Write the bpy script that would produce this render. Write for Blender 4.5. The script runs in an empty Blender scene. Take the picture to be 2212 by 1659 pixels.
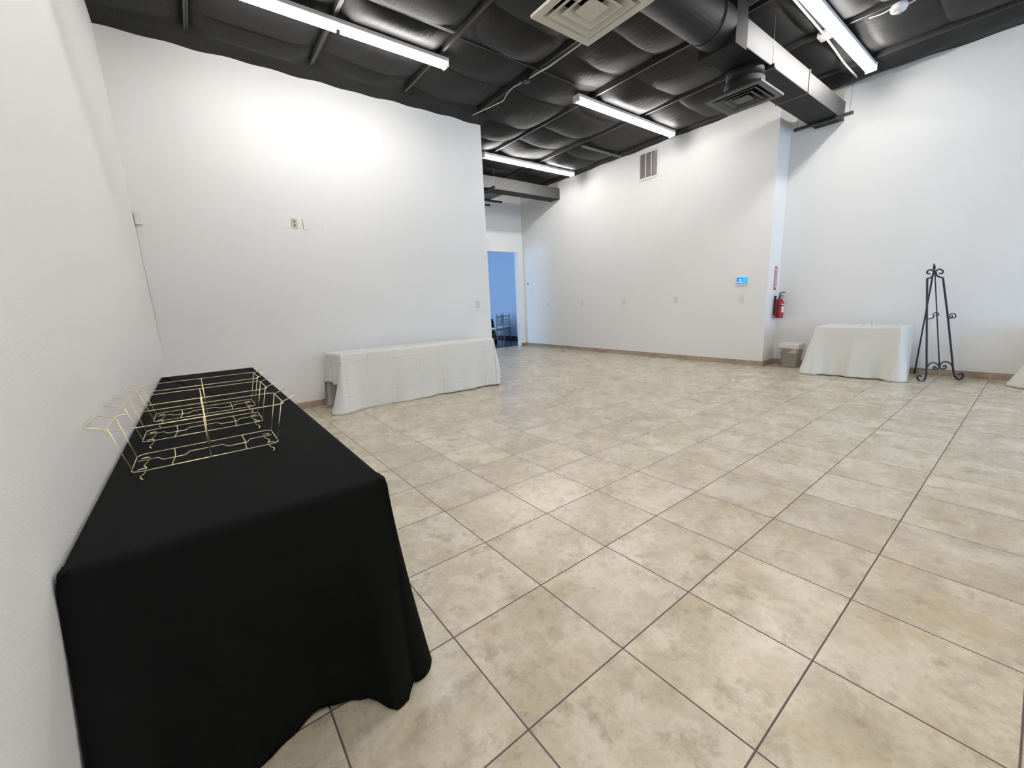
import bpy, bmesh, math, random
from mathutils import Vector, Matrix, Euler
PI = math.pi
sc = bpy.context.scene
COL = sc.collection
T = 0.4572                                   # floor tile pitch

# ------------------------------------------------------------------ camera
CAM = Vector((-0.61177, -1.26054, 1.27783))
ROT = Euler((1.37299703, 0.04624229, -0.6590305), 'XYZ')
FPX = 879.566162
cd = bpy.data.cameras.new('camera'); cam = bpy.data.objects.new('camera', cd); COL.objects.link(cam)
cam.location = CAM; cam.rotation_euler = ROT
cd.sensor_fit = 'HORIZONTAL'; cd.sensor_width = 36; cd.lens = FPX / 2212 * 36; cd.clip_start = 0.02; cd.clip_end = 100
sc.camera = cam
RM = ROT.to_matrix()

# ------------------------------------------------------------------ colour management, world, daylight
sc.view_settings.view_transform = 'Standard'; sc.view_settings.look = 'None'
sc.view_settings.gamma = 1; sc.view_settings.use_curve_mapping = False
sc.view_settings.exposure = 0.13
w = bpy.data.worlds.new('sky'); sc.world = w; w.use_nodes = True
w.node_tree.nodes['Background'].inputs[0].default_value = (0.46, 0.68, 1.0, 1)
SKY = 9.5
w.node_tree.nodes['Background'].inputs[1].default_value = SKY
LAMP = 53.0                                  # radiance of the fluorescent tubes
def portal(loc, rot, sx, sy):
    l = bpy.data.lights.new('window_portal', 'AREA'); l.shape = 'RECTANGLE'; l.size = sx; l.size_y = sy
    l.cycles.is_portal = True
    o = bpy.data.objects.new('window_portal', l); COL.objects.link(o); o.location = loc; o.rotation_euler = rot
portal((5.5, -6.47, 1.5), (PI / 2, 0, 0), 3.6, 2.4)       # street window: sky light comes in along +Y
portal((2.53, 11.0, 1.5), (0, PI / 2, 0), 2.4, 3.0)       # window of the next room

# ------------------------------------------------------------------ pixel helpers (a pixel of the 2212x1659 photo to a point on a real plane)
def ray(x, y): return RM @ Vector(((x - 1106) / FPX, -(y - 829.5) / FPX, -1))
def onx(x, y, X): d = ray(x, y); return CAM + d * ((X - CAM.x) / d.x)
def ony(x, y, Y): d = ray(x, y); return CAM + d * ((Y - CAM.y) / d.y)
def onz(x, y, Z): d = ray(x, y); return CAM + d * ((Z - CAM.z) / d.z)
def onplane(x, y, p, n): d = ray(x, y); return CAM + d * ((p - CAM).dot(n) / d.dot(n))

# ------------------------------------------------------------------ materials
def mat(name, col, rough=0.6, metal=0.0, noise=0.0, nscale=30, bump=0.0, bscale=200, spec=0.5, emit=None, es=0, sheen=0):
    m = bpy.data.materials.new(name); m.use_nodes = True; N = m.node_tree.nodes; L = m.node_tree.links
    b = N['Principled BSDF']; b.inputs['Base Color'].default_value = (*col, 1)
    b.inputs['Roughness'].default_value = rough; b.inputs['Metallic'].default_value = metal
    b.inputs['Specular IOR Level'].default_value = spec
    if sheen: b.inputs['Sheen Weight'].default_value = sheen
    tc = N.new('ShaderNodeTexCoord')
    if noise:
        n = N.new('ShaderNodeTexNoise'); n.inputs['Scale'].default_value = nscale; n.inputs['Detail'].default_value = 4
        L.new(tc.outputs['Object'], n.inputs['Vector'])
        mx = N.new('ShaderNodeMix'); mx.data_type = 'RGBA'
        mx.inputs[6].default_value = (*[c * (1 - noise) for c in col], 1); mx.inputs[7].default_value = (*[min(1, c * (1 + noise)) for c in col], 1)
        L.new(n.outputs['Fac'], mx.inputs[0]); L.new(mx.outputs[2], b.inputs['Base Color'])
    if bump:
        n2 = N.new('ShaderNodeTexNoise'); n2.inputs['Scale'].default_value = bscale; n2.inputs['Detail'].default_value = 3
        L.new(tc.outputs['Object'], n2.inputs['Vector'])
        bp = N.new('ShaderNodeBump'); bp.inputs['Strength'].default_value = bump; bp.inputs['Distance'].default_value = 0.01
        L.new(n2.outputs['Fac'], bp.inputs['Height']); L.new(bp.outputs[0], b.inputs['Normal'])
    if emit:
        b.inputs['Emission Color'].default_value = (*emit, 1); b.inputs['Emission Strength'].default_value = es
    return m
M = {}
M['wall'] = mat('white_wall_paint', (0.85, 0.85, 0.84), 0.6, bump=0.12, bscale=160, spec=0.3, noise=0.015, nscale=1.2)
M['walldaytint'] = mat('next_room_daylight_tint', (0.50, 0.60, 0.74), 0.6, bump=0.1, bscale=150, noise=0.04, nscale=2)  # blue cast of daylight painted into the white walls and ceiling
M['beige'] = mat('bare_plaster', (0.62, 0.55, 0.48), 0.8, noise=0.08, nscale=8)
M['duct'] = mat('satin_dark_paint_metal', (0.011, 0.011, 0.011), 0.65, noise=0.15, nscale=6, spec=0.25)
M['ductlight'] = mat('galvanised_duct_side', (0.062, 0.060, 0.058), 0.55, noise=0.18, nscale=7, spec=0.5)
M['black'] = mat('black_metal', (0.014, 0.014, 0.016), 0.45)
M['purlin'] = mat('dark_grey_purlin', (0.030, 0.029, 0.028), 0.5, noise=0.2, nscale=15)
M['strap'] = mat('grey_steel_strap', (0.10, 0.10, 0.097), 0.5)
M['whiteplastic'] = mat('white_plastic', (0.78, 0.78, 0.76), 0.35)
M['plate'] = mat('offwhite_plate', (0.70, 0.70, 0.68), 0.4)
M['cream'] = mat('cream_plate', (0.62, 0.54, 0.44), 0.45)
M['louver'] = mat('grey_louver', (0.42, 0.40, 0.37), 0.5)
M['greyplastic'] = mat('socket_grey', (0.25, 0.23, 0.21), 0.5)
M['housing'] = mat('white_enamel', (0.75, 0.73, 0.70), 0.35)
M['tube'] = mat('lit_fluorescent_tube', (0.9, 0.9, 0.9), 0.3, emit=(1.0, 0.972, 0.955), es=LAMP)
M['diffwhite'] = mat('diffuser_cream_enamel', (0.56, 0.56, 0.50), 0.5, noise=0.03, nscale=9)
M['diffblack'] = mat('diffuser_black_enamel', (0.03, 0.03, 0.029), 0.4)
M['hole'] = mat('dark_duct_interior', (0.006, 0.006, 0.006), 0.9)
M['wire'] = mat('thin_steel_wire', (0.2, 0.2, 0.2), 0.4, metal=0.6)
M['cable'] = mat('white_cable_jacket', (0.62, 0.62, 0.58), 0.5)
M['conduit'] = mat('painted_conduit', (0.30, 0.29, 0.28), 0.45)
M['gold'] = mat('brass_plated_wire', (0.95, 0.83, 0.52), 0.3, metal=1.0)
M['easel'] = mat('dark_violet_iron', (0.028, 0.02, 0.04), 0.4, metal=0.3, noise=0.25, nscale=60)
M['tabletop'] = mat('grey_plastic_tabletop', (0.5, 0.5, 0.48), 0.6)
M['tableleg'] = mat('grey_steel_leg', (0.2, 0.2, 0.2), 0.4, metal=0.5)
M['bin'] = mat('greige_plastic_bin', (0.30, 0.30, 0.26), 0.5, noise=0.04)
M['bag'] = mat('white_bin_bag', (0.78, 0.72, 0.72), 0.35, bump=0.6, bscale=40)
M['red'] = mat('extinguisher_red', (0.42, 0.012, 0.022), 0.25)
M['redsign'] = mat('sign_red', (0.36, 0.03, 0.06), 0.5)
M['label'] = mat('paper_label', (0.72, 0.70, 0.68), 0.5)
M['ink'] = mat('grey_ink', (0.2, 0.2, 0.22), 0.6)
M['screen'] = mat('lit_blue_screen', (0.01, 0.05, 0.2), 0.2, emit=(0.02, 0.22, 0.85), es=0.9)
M['screen2'] = mat('lit_light_blue_screen', (0.01, 0.05, 0.2), 0.2, emit=(0.03, 0.5, 1.0), es=0.95)
M['icon'] = mat('lit_white_icon', (0.8, 0.8, 0.8), 0.3, emit=(1, 1, 1), es=0.9)
M['darkfloor'] = mat('dark_polished_floor', (0.016, 0.017, 0.02), 0.14, noise=0.3, nscale=3)
M['chair'] = mat('silver_resin_chair', (0.16, 0.17, 0.19), 0.3, metal=0.5)
M['cushion'] = mat('white_vinyl_cushion', (0.75, 0.75, 0.75), 0.5)
M['frameblk'] = mat('bronze_window_frame', (0.06, 0.055, 0.05), 0.4)

def glass_mat():
    m = bpy.data.materials.new('window_glass'); m.use_nodes = True; N = m.node_tree.nodes; L = m.node_tree.links
    N.remove(N['Principled BSDF']); t = N.new('ShaderNodeBsdfTransparent'); g = N.new('ShaderNodeBsdfGlossy'); g.inputs['Roughness'].default_value = 0.02
    t.inputs[0].default_value = (0.95, 0.97, 0.97, 1)
    f = N.new('ShaderNodeFresnel'); f.inputs[0].default_value = 1.45; mx = N.new('ShaderNodeMixShader')
    L.new(f.outputs[0], mx.inputs[0]); L.new(t.outputs[0], mx.inputs[1]); L.new(g.outputs[0], mx.inputs[2])
    L.new(mx.outputs[0], N['Material Output'].inputs['Surface']); return m
M['glass'] = glass_mat()

class NT:
    """small helper to write node math"""
    def __init__(s, m): s.N = m.node_tree.nodes; s.L = m.node_tree.links
    def put(s, sock, v):
        if hasattr(v, 'is_output'): s.L.new(v, sock)
        else: sock.default_value = v
    def math(s, op, a, b=None, c=None, clamp=False):
        n = s.N.new('ShaderNodeMath'); n.operation = op; n.use_clamp = clamp
        s.put(n.inputs[0], a)
        if b is not None: s.put(n.inputs[1], b)
        if c is not None: s.put(n.inputs[2], c)
        return n.outputs[0]
    def sstep(s, v, a, b):
        n = s.N.new('ShaderNodeMapRange'); n.interpolation_type = 'SMOOTHSTEP'
        s.put(n.inputs[0], v); n.inputs[1].default_value = a; n.inputs[2].default_value = b; return n.outputs[0]
    def noise(s, vec, scale, detail=5, rough=0.55, dist=0.0, w=None):
        n = s.N.new('ShaderNodeTexNoise')
        if w is not None: n.noise_dimensions = '4D'; s.put(n.inputs['W'], w)
        s.L.new(vec, n.inputs['Vector']); n.inputs['Scale'].default_value = scale; n.inputs['Detail'].default_value = detail
        n.inputs['Roughness'].default_value = rough; n.inputs['Distortion'].default_value = dist; return n.outputs['Fac']
    def mix(s, f, a, b):
        n = s.N.new('ShaderNodeMix'); n.data_type = 'RGBA'; s.put(n.inputs[0], f)
        for i, v in ((6, a), (7, b)):
            if hasattr(v, 'is_output'): s.L.new(v, n.inputs[i])
            else: n.inputs[i].default_value = (*v, 1)
        return n.outputs[2]
    def comb(s, x, y, z):
        n = s.N.new('ShaderNodeCombineXYZ'); s.put(n.inputs[0], x); s.put(n.inputs[1], y); s.put(n.inputs[2], z); return n.outputs[0]

def tile_mat(name, base, dark, mid, warm, grout, gw, rough, vertical=False, axis=0):
    m = bpy.data.materials.new(name); m.use_nodes = True; k = NT(m); b = k.N['Principled BSDF']
    tc = k.N.new('ShaderNodeTexCoord'); P = tc.outputs['Object']
    sp = k.N.new('ShaderNodeSeparateXYZ'); k.L.new(P, sp.inputs[0])
    gx = k.math('DIVIDE', sp.outputs[0], T); gy = k.math('DIVIDE', sp.outputs[1], T)
    ix, iy = k.math('FLOOR', gx), k.math('FLOOR', gy)
    def edge(g):
        f = k.math('FRACT', g); return k.math('MINIMUM', f, k.math('SUBTRACT', 1.0, f))
    if vertical: e = edge(gx if axis == 0 else gy)
    else: e = k.math('MINIMUM', edge(gx), edge(gy))
    g = k.math('SUBTRACT', 1.0, k.sstep(e, gw * 0.55, gw))
    wn = k.N.new('ShaderNodeTexWhiteNoise'); k.L.new(k.comb(ix, iy, 0.0), wn.inputs['Vector'])
    wv = k.math('MULTIPLY', wn.outputs['Value'], 40.0)
    big = k.noise(P, 3.6, 8, 0.66, 0.15, wv); med = k.noise(P, 8, 10, 0.74, 0.25, wv); fine = k.noise(P, 46, 8, 0.8, 0.2, wv)
    c = k.mix(k.sstep(big, 0.40, 0.60), base, mid)
    c = k.mix(k.math('MULTIPLY', k.sstep(med, 0.50, 0.66), 0.58), c, dark)
    c = k.mix(k.math('MULTIPLY', k.sstep(k.math('MULTIPLY', fine, med), 0.26, 0.38), 0.32), c, dark)
    w2 = k.noise(P, 4.2, 8, 0.7, 0.2, k.math('ADD', wv, 9.0))
    c = k.mix(k.math('MULTIPLY', k.sstep(w2, 0.50, 0.66), 0.55), c, warm)
    ol = k.noise(P, 6.5, 9, 0.78, 0.1, k.math('ADD', wv, 21.0)); c = k.mix(k.math('MULTIPLY', k.sstep(ol, 0.52, 0.64), 0.45), c, [q * 0.62 for q in mid])
    v = k.math('ADD', 0.95, k.math('MULTIPLY', wn.outputs['Value'], 0.12))
    hs = k.N.new('ShaderNodeHueSaturation'); k.L.new(c, hs.inputs['Color']); k.L.new(v, hs.inputs['Value'])
    c = k.mix(g, hs.outputs[0], grout); k.L.new(c, b.inputs['Base Color'])
    r = k.math('ADD', rough, k.math('MULTIPLY', med, 0.16)); r = k.math('MAXIMUM', r, k.math('MULTIPLY', g, 0.8)); k.L.new(r, b.inputs['Roughness'])
    bp = k.N.new('ShaderNodeBump'); bp.inputs['Strength'].default_value = 0.35; bp.inputs['Distance'].default_value = 0.004
    h = k.math('SUBTRACT', k.math('MULTIPLY', med, 0.25), g); k.L.new(h, bp.inputs['Height']); k.L.new(bp.outputs[0], b.inputs['Normal'])
    b.inputs['Specular IOR Level'].default_value = 0.5
    return m
M['floor'] = tile_mat('mottled_beige_floor_tile', (0.69, 0.625, 0.50), (0.29, 0.24, 0.16), (0.53, 0.465, 0.345), (0.56, 0.45, 0.29), (0.11, 0.085, 0.085), 0.008, 0.2)
bbc = ((0.42, 0.34, 0.27), (0.27, 0.20, 0.15), (0.36, 0.28, 0.22), (0.36, 0.26, 0.18), (0.52, 0.46, 0.40))
M['bbx'] = tile_mat('beige_base_tile_x', *bbc, 0.010, 0.35, True, 0)
M['bby'] = tile_mat('beige_base_tile_y', *bbc, 0.010, 0.35, True, 1)

def ceiling_mat():
    m = bpy.data.materials.new('black_vinyl_insulation'); m.use_nodes = True; k = NT(m); b = k.N['Principled BSDF']
    tc = k.N.new('ShaderNodeTexCoord'); P = tc.outputs['Object']
    mp = k.N.new('ShaderNodeMapping'); k.L.new(P, mp.inputs[0]); mp.inputs['Scale'].default_value = (3.0, 0.8, 1)
    n1 = k.noise(mp.outputs[0], 5, 5, 0.6, 1.5); n2 = k.noise(P, 90, 3, 0.6)
    c = k.mix(n1, (0.009, 0.009, 0.009), (0.019, 0.019, 0.0185)); k.L.new(c, b.inputs['Base Color'])
    b.inputs['Roughness'].default_value = 0.6; b.inputs['Specular IOR Level'].default_value = 0.24
    bp = k.N.new('ShaderNodeBump'); bp.inputs['Strength'].default_value = 0.26; bp.inputs['Distance'].default_value = 0.03
    k.L.new(k.math('ADD', n1, k.math('MULTIPLY', n2, 0.08)), bp.inputs['Height']); k.L.new(bp.outputs[0], b.inputs['Normal'])
    return m
M['ceil'] = ceiling_mat()

def cloth_mat(name, col, crease=0.0, px=0.3, pz=0.19, ax=0, rough=0.85, spec=0.2, off=0.0, weave=0.25):
    m = bpy.data.materials.new(name); m.use_nodes = True; k = NT(m); b = k.N['Principled BSDF']
    b.inputs['Base Color'].default_value = (*col, 1); b.inputs['Roughness'].default_value = rough; b.inputs['Specular IOR Level'].default_value = spec
    tc = k.N.new('ShaderNodeTexCoord'); P = tc.outputs['Object']
    sp = k.N.new('ShaderNodeSeparateXYZ'); k.L.new(P, sp.inputs[0])
    wob = k.math('MULTIPLY', k.math('SUBTRACT', k.noise(P, 3.0, 3), 0.5), 0.07)
    h = k.math('MULTIPLY', k.noise(P, 6, 5, 0.6, 0.8), 0.5)
    if crease:
        def line(v, p, wd):
            f = k.math('FRACT', k.math('ADD', k.math('DIVIDE', k.math('ADD', v, wob), p), off + 0.5))
            d = k.math('ABSOLUTE', k.math('SUBTRACT', f, 0.5)); return k.math('SUBTRACT', 1.0, k.sstep(d, 0.0, wd))
        ln = k.math('MAXIMUM', line(sp.outputs[ax], px, 0.045), line(sp.outputs[2], pz, 0.06))
        mod = k.sstep(k.noise(P, 2.6, 2), 0.38, 0.62)
        h = k.math('ADD', h, k.math('MULTIPLY', k.math('MULTIPLY', ln, k.math('ADD', 0.25, mod)), crease))
        wr = k.math('ABSOLUTE', k.math('SUBTRACT', k.noise(P, 4.2, 3, 0.5, 1.4), 0.5))
        h = k.math('ADD', h, k.math('MULTIPLY', k.math('SUBTRACT', 1.0, k.sstep(wr, 0.0, 0.035)), crease * 0.22))
    h = k.math('ADD', h, k.math('MULTIPLY', k.noise(P, 500, 2), 0.02))
    bp = k.N.new('ShaderNodeBump'); bp.inputs['Strength'].default_value = weave + crease * 0.5; bp.inputs['Distance'].default_value = 0.02
    k.L.new(h, bp.inputs['Height']); k.L.new(bp.outputs[0], b.inputs['Normal'])
    return m
M['clothw'] = cloth_mat('white_polyester_cloth', (0.76, 0.76, 0.73), 0.27, 0.36, 0.215, 0, weave=0.35)
M['clothw2'] = cloth_mat('ivory_polyester_cloth', (0.74, 0.73, 0.68), 0.16, 0.45, 0.36, 1, off=0.2, weave=0.2)
M['clothb'] = cloth_mat('black_polyester_cloth', (0.0062, 0.0072, 0.0067), 0.0, rough=0.9, spec=0.08, weave=0.2)
M['clothb2'] = cloth_mat('black_cloth_far', (0.006, 0.006, 0.007), 0.0)

# ------------------------------------------------------------------ mesh helpers
def box(bm, lo, hi, mtx=None):
    x0, y0, z0 = lo; x1, y1, z1 = hi
    v = [bm.verts.new(Vector(p)) for p in ((x0,y0,z0),(x1,y0,z0),(x1,y1,z0),(x0,y1,z0),(x0,y0,z1),(x1,y0,z1),(x1,y1,z1),(x0,y1,z1))]
    for f in ((0,3,2,1),(4,5,6,7),(0,1,5,4),(1,2,6,5),(2,3,7,6),(3,0,4,7)): bm.faces.new([v[i] for i in f])
    if mtx is not None: bmesh.ops.transform(bm, matrix=mtx, verts=v)
    return v
def prism(bm, poly, z0, z1):
    a = sum(poly[i][0] * poly[(i+1) % len(poly)][1] - poly[(i+1) % len(poly)][0] * poly[i][1] for i in range(len(poly)))
    if a < 0: poly = poly[::-1]
    lo = [bm.verts.new((x, y, z0)) for x, y in poly]; hi = [bm.verts.new((x, y, z1)) for x, y in poly]
    bm.faces.new(lo[::-1]); bm.faces.new(hi); n = len(poly)
    for i in range(n): bm.faces.new((lo[i], lo[(i+1) % n], hi[(i+1) % n], hi[i]))
def tube(bm, pts, r, n=8, cap=True):
    pts = [Vector(p) for p in pts]; rings = []
    up = Vector((0, 0, 1)); t0 = (pts[1] - pts[0]).normalized()
    if abs(t0.dot(up)) > 0.95: up = Vector((1, 0, 0))
    nrm = t0.cross(up).normalized()
    for i, p in enumerate(pts):
        t = (pts[min(i+1, len(pts)-1)] - pts[max(i-1, 0)]).normalized()
        nrm = (nrm - t * nrm.dot(t)).normalized(); b = t.cross(nrm)
        rr = r[i] if isinstance(r, (list, tuple)) else r
        rings.append([bm.verts.new(p + nrm * math.cos(2*PI*j/n) * rr + b * math.sin(2*PI*j/n) * rr) for j in range(n)])
    for a, c in zip(rings, rings[1:]):
        for j in range(n): bm.faces.new((a[j], a[(j+1) % n], c[(j+1) % n], c[j]))
    if cap: bm.faces.new(rings[0][::-1]); bm.faces.new(rings[-1])
def smooth(pts, k=5):
    pts = [Vector(p) for p in pts]; out = []; n = len(pts)
    for i in range(n - 1):
        p0, p1, p2, p3 = pts[max(i-1, 0)], pts[i], pts[i+1], pts[min(i+2, n-1)]
        for j in range(k):
            t = j / k
            out.append(0.5 * ((2*p1) + (p2-p0)*t + (2*p0-5*p1+4*p2-p3)*t*t + (3*p1-p0-3*p2+p3)*t**3))
    return out + [pts[-1]]
def lathe(bm, prof, n=24, c=(0, 0, 0)):
    rings = [[bm.verts.new((c[0] + r * math.cos(2*PI*j/n), c[1] + r * math.sin(2*PI*j/n), c[2] + z)) for j in range(n)] for r, z in prof]
    for a, b in zip(rings, rings[1:]):
        for j in range(n): bm.faces.new((a[j], a[(j+1) % n], b[(j+1) % n], b[j]))
    bm.faces.new(rings[0][::-1]); bm.faces.new(rings[-1])
def wm(o):
    return (wm(o.parent) @ o.matrix_parent_inverse if o.parent else Matrix()) @ o.matrix_basis
def obj(name, bm, m, parent=None, sm=False, bevel=0, solid=0):
    bmesh.ops.recalc_face_normals(bm, faces=bm.faces)
    me = bpy.data.meshes.new(name); bm.to_mesh(me); bm.free(); me.materials.append(M[m] if isinstance(m, str) else m)
    if sm:
        for f in me.polygons: f.use_smooth = True
    o = bpy.data.objects.new(name, me); COL.objects.link(o)
    if parent: o.parent = parent; o.matrix_parent_inverse = wm(parent).inverted()
    if solid:
        s = o.modifiers.new('solid', 'SOLIDIFY'); s.thickness = solid; s.offset = -1
    if bevel:
        b = o.modifiers.new('bevel', 'BEVEL'); b.width = bevel; b.segments = 2; b.limit_method = 'ANGLE'
    return o
def nb(): return bmesh.new()
def bx(name, lo, hi, m, parent=None, bevel=0):
    b = nb(); box(b, lo, hi); return obj(name, b, m, parent, bevel=bevel)
def tb(name, pts, r, m, parent=None, n=8):
    b = nb(); tube(b, pts, r, n); return obj(name, b, m, parent, sm=True)
def tag(o, label, cat, group=None):
    o['label'] = label; o['category'] = cat
    if group: o['group'] = group
    return o
def thing(name, loc, label, cat, group=None):
    o = bpy.data.objects.new(name, None); COL.objects.link(o); o.location = loc; o.empty_display_size = 0.1
    return tag(o, label, cat, group)
def struct(o): o['kind'] = 'structure'; return o
def dup(root, delta, label=None):
    r = root.copy(); COL.objects.link(r); r.location = root.location + Vector(delta)
    if label: r['label'] = label
    def rec(a, b):
        for ch in list(a.children):
            c = ch.copy(); COL.objects.link(c); c.parent = b; c.matrix_parent_inverse = ch.matrix_parent_inverse.copy(); rec(ch, c)
    rec(root, r); return r

# ------------------------------------------------------------------ room shell
H = 4.32
XL, YN, XC = -0.94, 4.71, 3.53                # left wall, long white wall, end of the long white wall
YB, XD0, XD1, ZD = 8.15, 5.2, 6.955, 2.66     # back wall and its door opening
struct(bx('floor', (XL - .15, -6.7, -0.1), (7.8, YB + .16, 0), 'floor'))
struct(bx('floor', (2.35, YB + .16, -0.1), (8.5, 13.2, -0.002), 'darkfloor'))
struct(bx('wall_left', (XL - .15, -2.05, 0), (XL, YN + .15, H), 'wall'))
struct(bx('wall_north', (XL, YN, 0), (XC, YN + .15, H), 'wall'))
struct(bx('wall_return', (XC - .15, YN + .15, 0), (XC, YB, H), 'wall'))
b = nb(); box(b, (XC - .15, YB, 0), (XD0, YB + .16, H)); box(b, (XD0, YB, ZD), (XD1, YB + .16, H)); box(b, (XD1, YB, 0), (8.5, YB + .16, H))
struct(obj('wall_back', b, 'wall'))
b = nb(); prism(b, [(6.985, 1.62), (7.135, YB), (7.8, YB), (7.8, 1.62)], 0, H); struct(obj('wall_east', b, 'wall'))
b = nb(); prism(b, [(7.44, 1.62), (7.535, -1.5), (7.55, -6.5), (7.8, -6.5), (7.8, 1.62)], 0, H); struct(obj('wall_right', b, 'wall'))
b = nb(); box(b, (XL, -2.05, 0), (3.5, -1.9, H)); box(b, (3.35, -6.5, 0), (3.5, -2.05, H)); struct(obj('wall_south', b, 'wall'))
b = nb(); box(b, (3.35, -6.65, 0), (3.7, -6.5, H)); box(b, (7.3, -6.65, 0), (7.8, -6.5, H)); box(b, (3.7, -6.65, 0), (7.3, -6.5, .3)); box(b, (3.7, -6.65, 2.7), (7.3, -6.5, H))
struct(obj('wall_street', b, 'wall'))
wn = bpy.data.objects.new('window_1', None); COL.objects.link(wn); wn['kind'] = 'structure'; wn.location = (5.5, -6.58, .3)
b = nb()
for x in (3.7, 4.87, 6.07, 7.24): box(b, (x, -6.61, .3), (x + .06, -6.55, 2.7))
for z in (.3, 2.64): box(b, (3.7, -6.61, z), (7.3, -6.55, z + .06))
obj('window_frame', b, 'frameblk', wn); bx('pane', (3.7, -6.585, .3), (7.3, -6.579, 2.7), 'glass', wn)
# next room
struct(bx('wall_next_room_right', (8.33, YB + .16, 0), (8.5, 13.2, 3.4), 'walldaytint'))
struct(bx('wall_next_room_far', (2.35, 13.05, 0), (8.33, 13.2, 3.4), 'walldaytint'))
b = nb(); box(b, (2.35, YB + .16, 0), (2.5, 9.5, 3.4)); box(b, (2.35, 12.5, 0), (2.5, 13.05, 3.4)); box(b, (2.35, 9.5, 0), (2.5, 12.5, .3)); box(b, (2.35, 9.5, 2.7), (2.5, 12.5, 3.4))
struct(obj('wall_next_room_left', b, 'walldaytint'))
wn = bpy.data.objects.new('window_2', None); COL.objects.link(wn); wn['kind'] = 'structure'; wn.location = (2.42, 11, .3)
b = nb()
for y in (9.5, 10.97, 12.44): box(b, (2.38, y, .3), (2.44, y + .06, 2.7))
for z in (.3, 2.64): box(b, (2.38, 9.5, z), (2.44, 12.5, z + .06))
obj('window_frame', b, 'frameblk', wn); bx('pane', (2.405, 9.5, .3), (2.411, 12.5, 2.7), 'glass', wn)
struct(bx('ceiling_next_room', (2.35, YB + .16, 3.4), (8.5, 13.2, 3.5), 'walldaytint'))
struct(bx('baseboard_next_room', (8.315, YB + .16, 0), (8.33, 13.05, .09), 'black'))
# baseboards (a course of floor tile)
BH = 0.088
struct(bx('baseboard_north', (XL, YN - .012, 0), (XC, YN, BH), 'bbx'))
struct(bx('baseboard_left', (XL, -1.9, 0), (XL + .012, YN - .012, BH), 'bby'))
b = nb(); prism(b, [(6.973, 1.608), (6.985, 1.62), (7.135, YB), (7.121, YB)], 0, BH); struct(obj('baseboard_east', b, 'bby'))
b = nb(); box(b, (6.985, 1.608, 0), (7.43, 1.62, BH)); struct(obj('baseboard_column', b, 'bbx'))
b = nb(); prism(b, [(7.428, 1.608), (7.44, 1.62), (7.535, -1.5), (7.55, -6.5), (7.538, -6.5), (7.523, -1.5)], 0, BH); struct(obj('baseboard_right', b, 'bby'))
b = nb(); box(b, (XD1, YB - .012, 0), (7.12, YB, BH)); box(b, (XC, YB - .012, 0), (XD0, YB, BH)); struct(obj('baseboard_back', b, 'bbx'))
# bare plaster patches where the ducts meet the wall tops
b = nb(); prism(b, [(7.36, 1.02), (7.45, 1.02), (7.45, 1.30), (7.36, 1.30)], 3.93, 4.2)

# ceiling: black faced insulation sagging between the purlins
PX = [-0.21 + 1.182 * i for i in range(7)]
random.seed(4)
SEAM = {}
def seams(bay):
    if bay not in SEAM:
        base = {1: [4.18, 3.4], 2: [4.15, 3.04, 2.45], 3: [4.4, 3.69, 3.04, 2.49], 4: [4.6, 3.70, 3.05, 2.66], 5: [5.07, 4.39, 3.6, 2.55, 1.83], 6: [5.05, 4.52, 3.5, 2.6, 1.9, .42, -.15], 7: [4.5, 2.6, 1.1, -.15]}.get(bay, [])
        y = -6.6; s = list(base)
        while y < 8.2:
            if all(abs(y - q) > 0.5 for q in s): s.append(y)
            y += 0.62
        SEAM[bay] = sorted(s)
    return SEAM[bay]
LAMPS = [(-.22, 3.46), (4.17, 3.21), (4.27, 5.74), (4.5, .56), (-.22, .56), (-.22, -1.55), (4.5, -4.6)]
def ceil_z(x, y):
    u = (x - PX[0]) / 1.182; bay = math.floor(u); f = u - bay
    s = seams(bay + 1)
    lo = max([q for q in s if q <= y], default=-8); hi = min([q for q in s if q > y], default=9)
    sag = (4 * f * (1 - f)) ** 0.6
    g = (y - lo) / max(.01, hi - lo); pil = (4 * g * (1 - g)) ** 0.36
    amp = 0.10 + 0.035 * math.sin(bay * 2.3 + lo * 1.7)
    z = 4.235 - sag * (0.035 + amp * (0.25 + 0.75 * pil)) - 0.008 * math.sin(7 * x + 2 * y) * sag
    for lx, ly in LAMPS:
        if lx - .1 < x < lx + 2.54 and abs(y - ly) < .3:
            k = max(0, (abs(y - ly) - .075) / .225); k = k * k * (3 - 2 * k); z = max(z, 4.128) * (1 - k) + z * k
    def ease(d, zw, wd):
        k = min(1, max(0, d / wd)); k = k * k * (3 - 2 * k); return zw + (z - zw) * k
    if x < XC + .05 and y > YN - .5: 
        d = YN - y; zf = 4.10 + 0.14 * max(0, d) + 0.008 * math.sin(5 * x) * math.sin(2.1 * x + 1) + .006 * math.sin(13 * x)
        k = min(1, max(0, (d - .22) / .12)); z = zf + (z - zf) * k * k * (3 - 2 * k)
    xe = (7.0 + (y - 1.62) * .023) if y > 1.62 else 7.47
    if x > xe - .4: z = ease(xe - x, 4.165 + .008 * math.sin(4 * y) + .005 * math.sin(11 * y + 1), .3)
    return z
b = nb(); nx, ny = 300, 560
xs = [XL - .05 + (7.75 - XL) * i / nx for i in range(nx + 1)]; ys = [-6.55 + (YB + 6.6) * j / ny for j in range(ny + 1)]
vs = [[b.verts.new((x, y, ceil_z(x, y))) for y in ys] for x in xs]
for i in range(nx):
    for j in range(ny): b.faces.new((vs[i][j], vs[i][j+1], vs[i+1][j+1], vs[i+1][j]))
me_o = obj('ceiling', b, 'ceil', sm=True); struct(me_o)
struct(bx('roof_deck', (XL - .15, -6.7, 4.32), (7.8, YB + .16, 4.4), 'purlin'))

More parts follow.
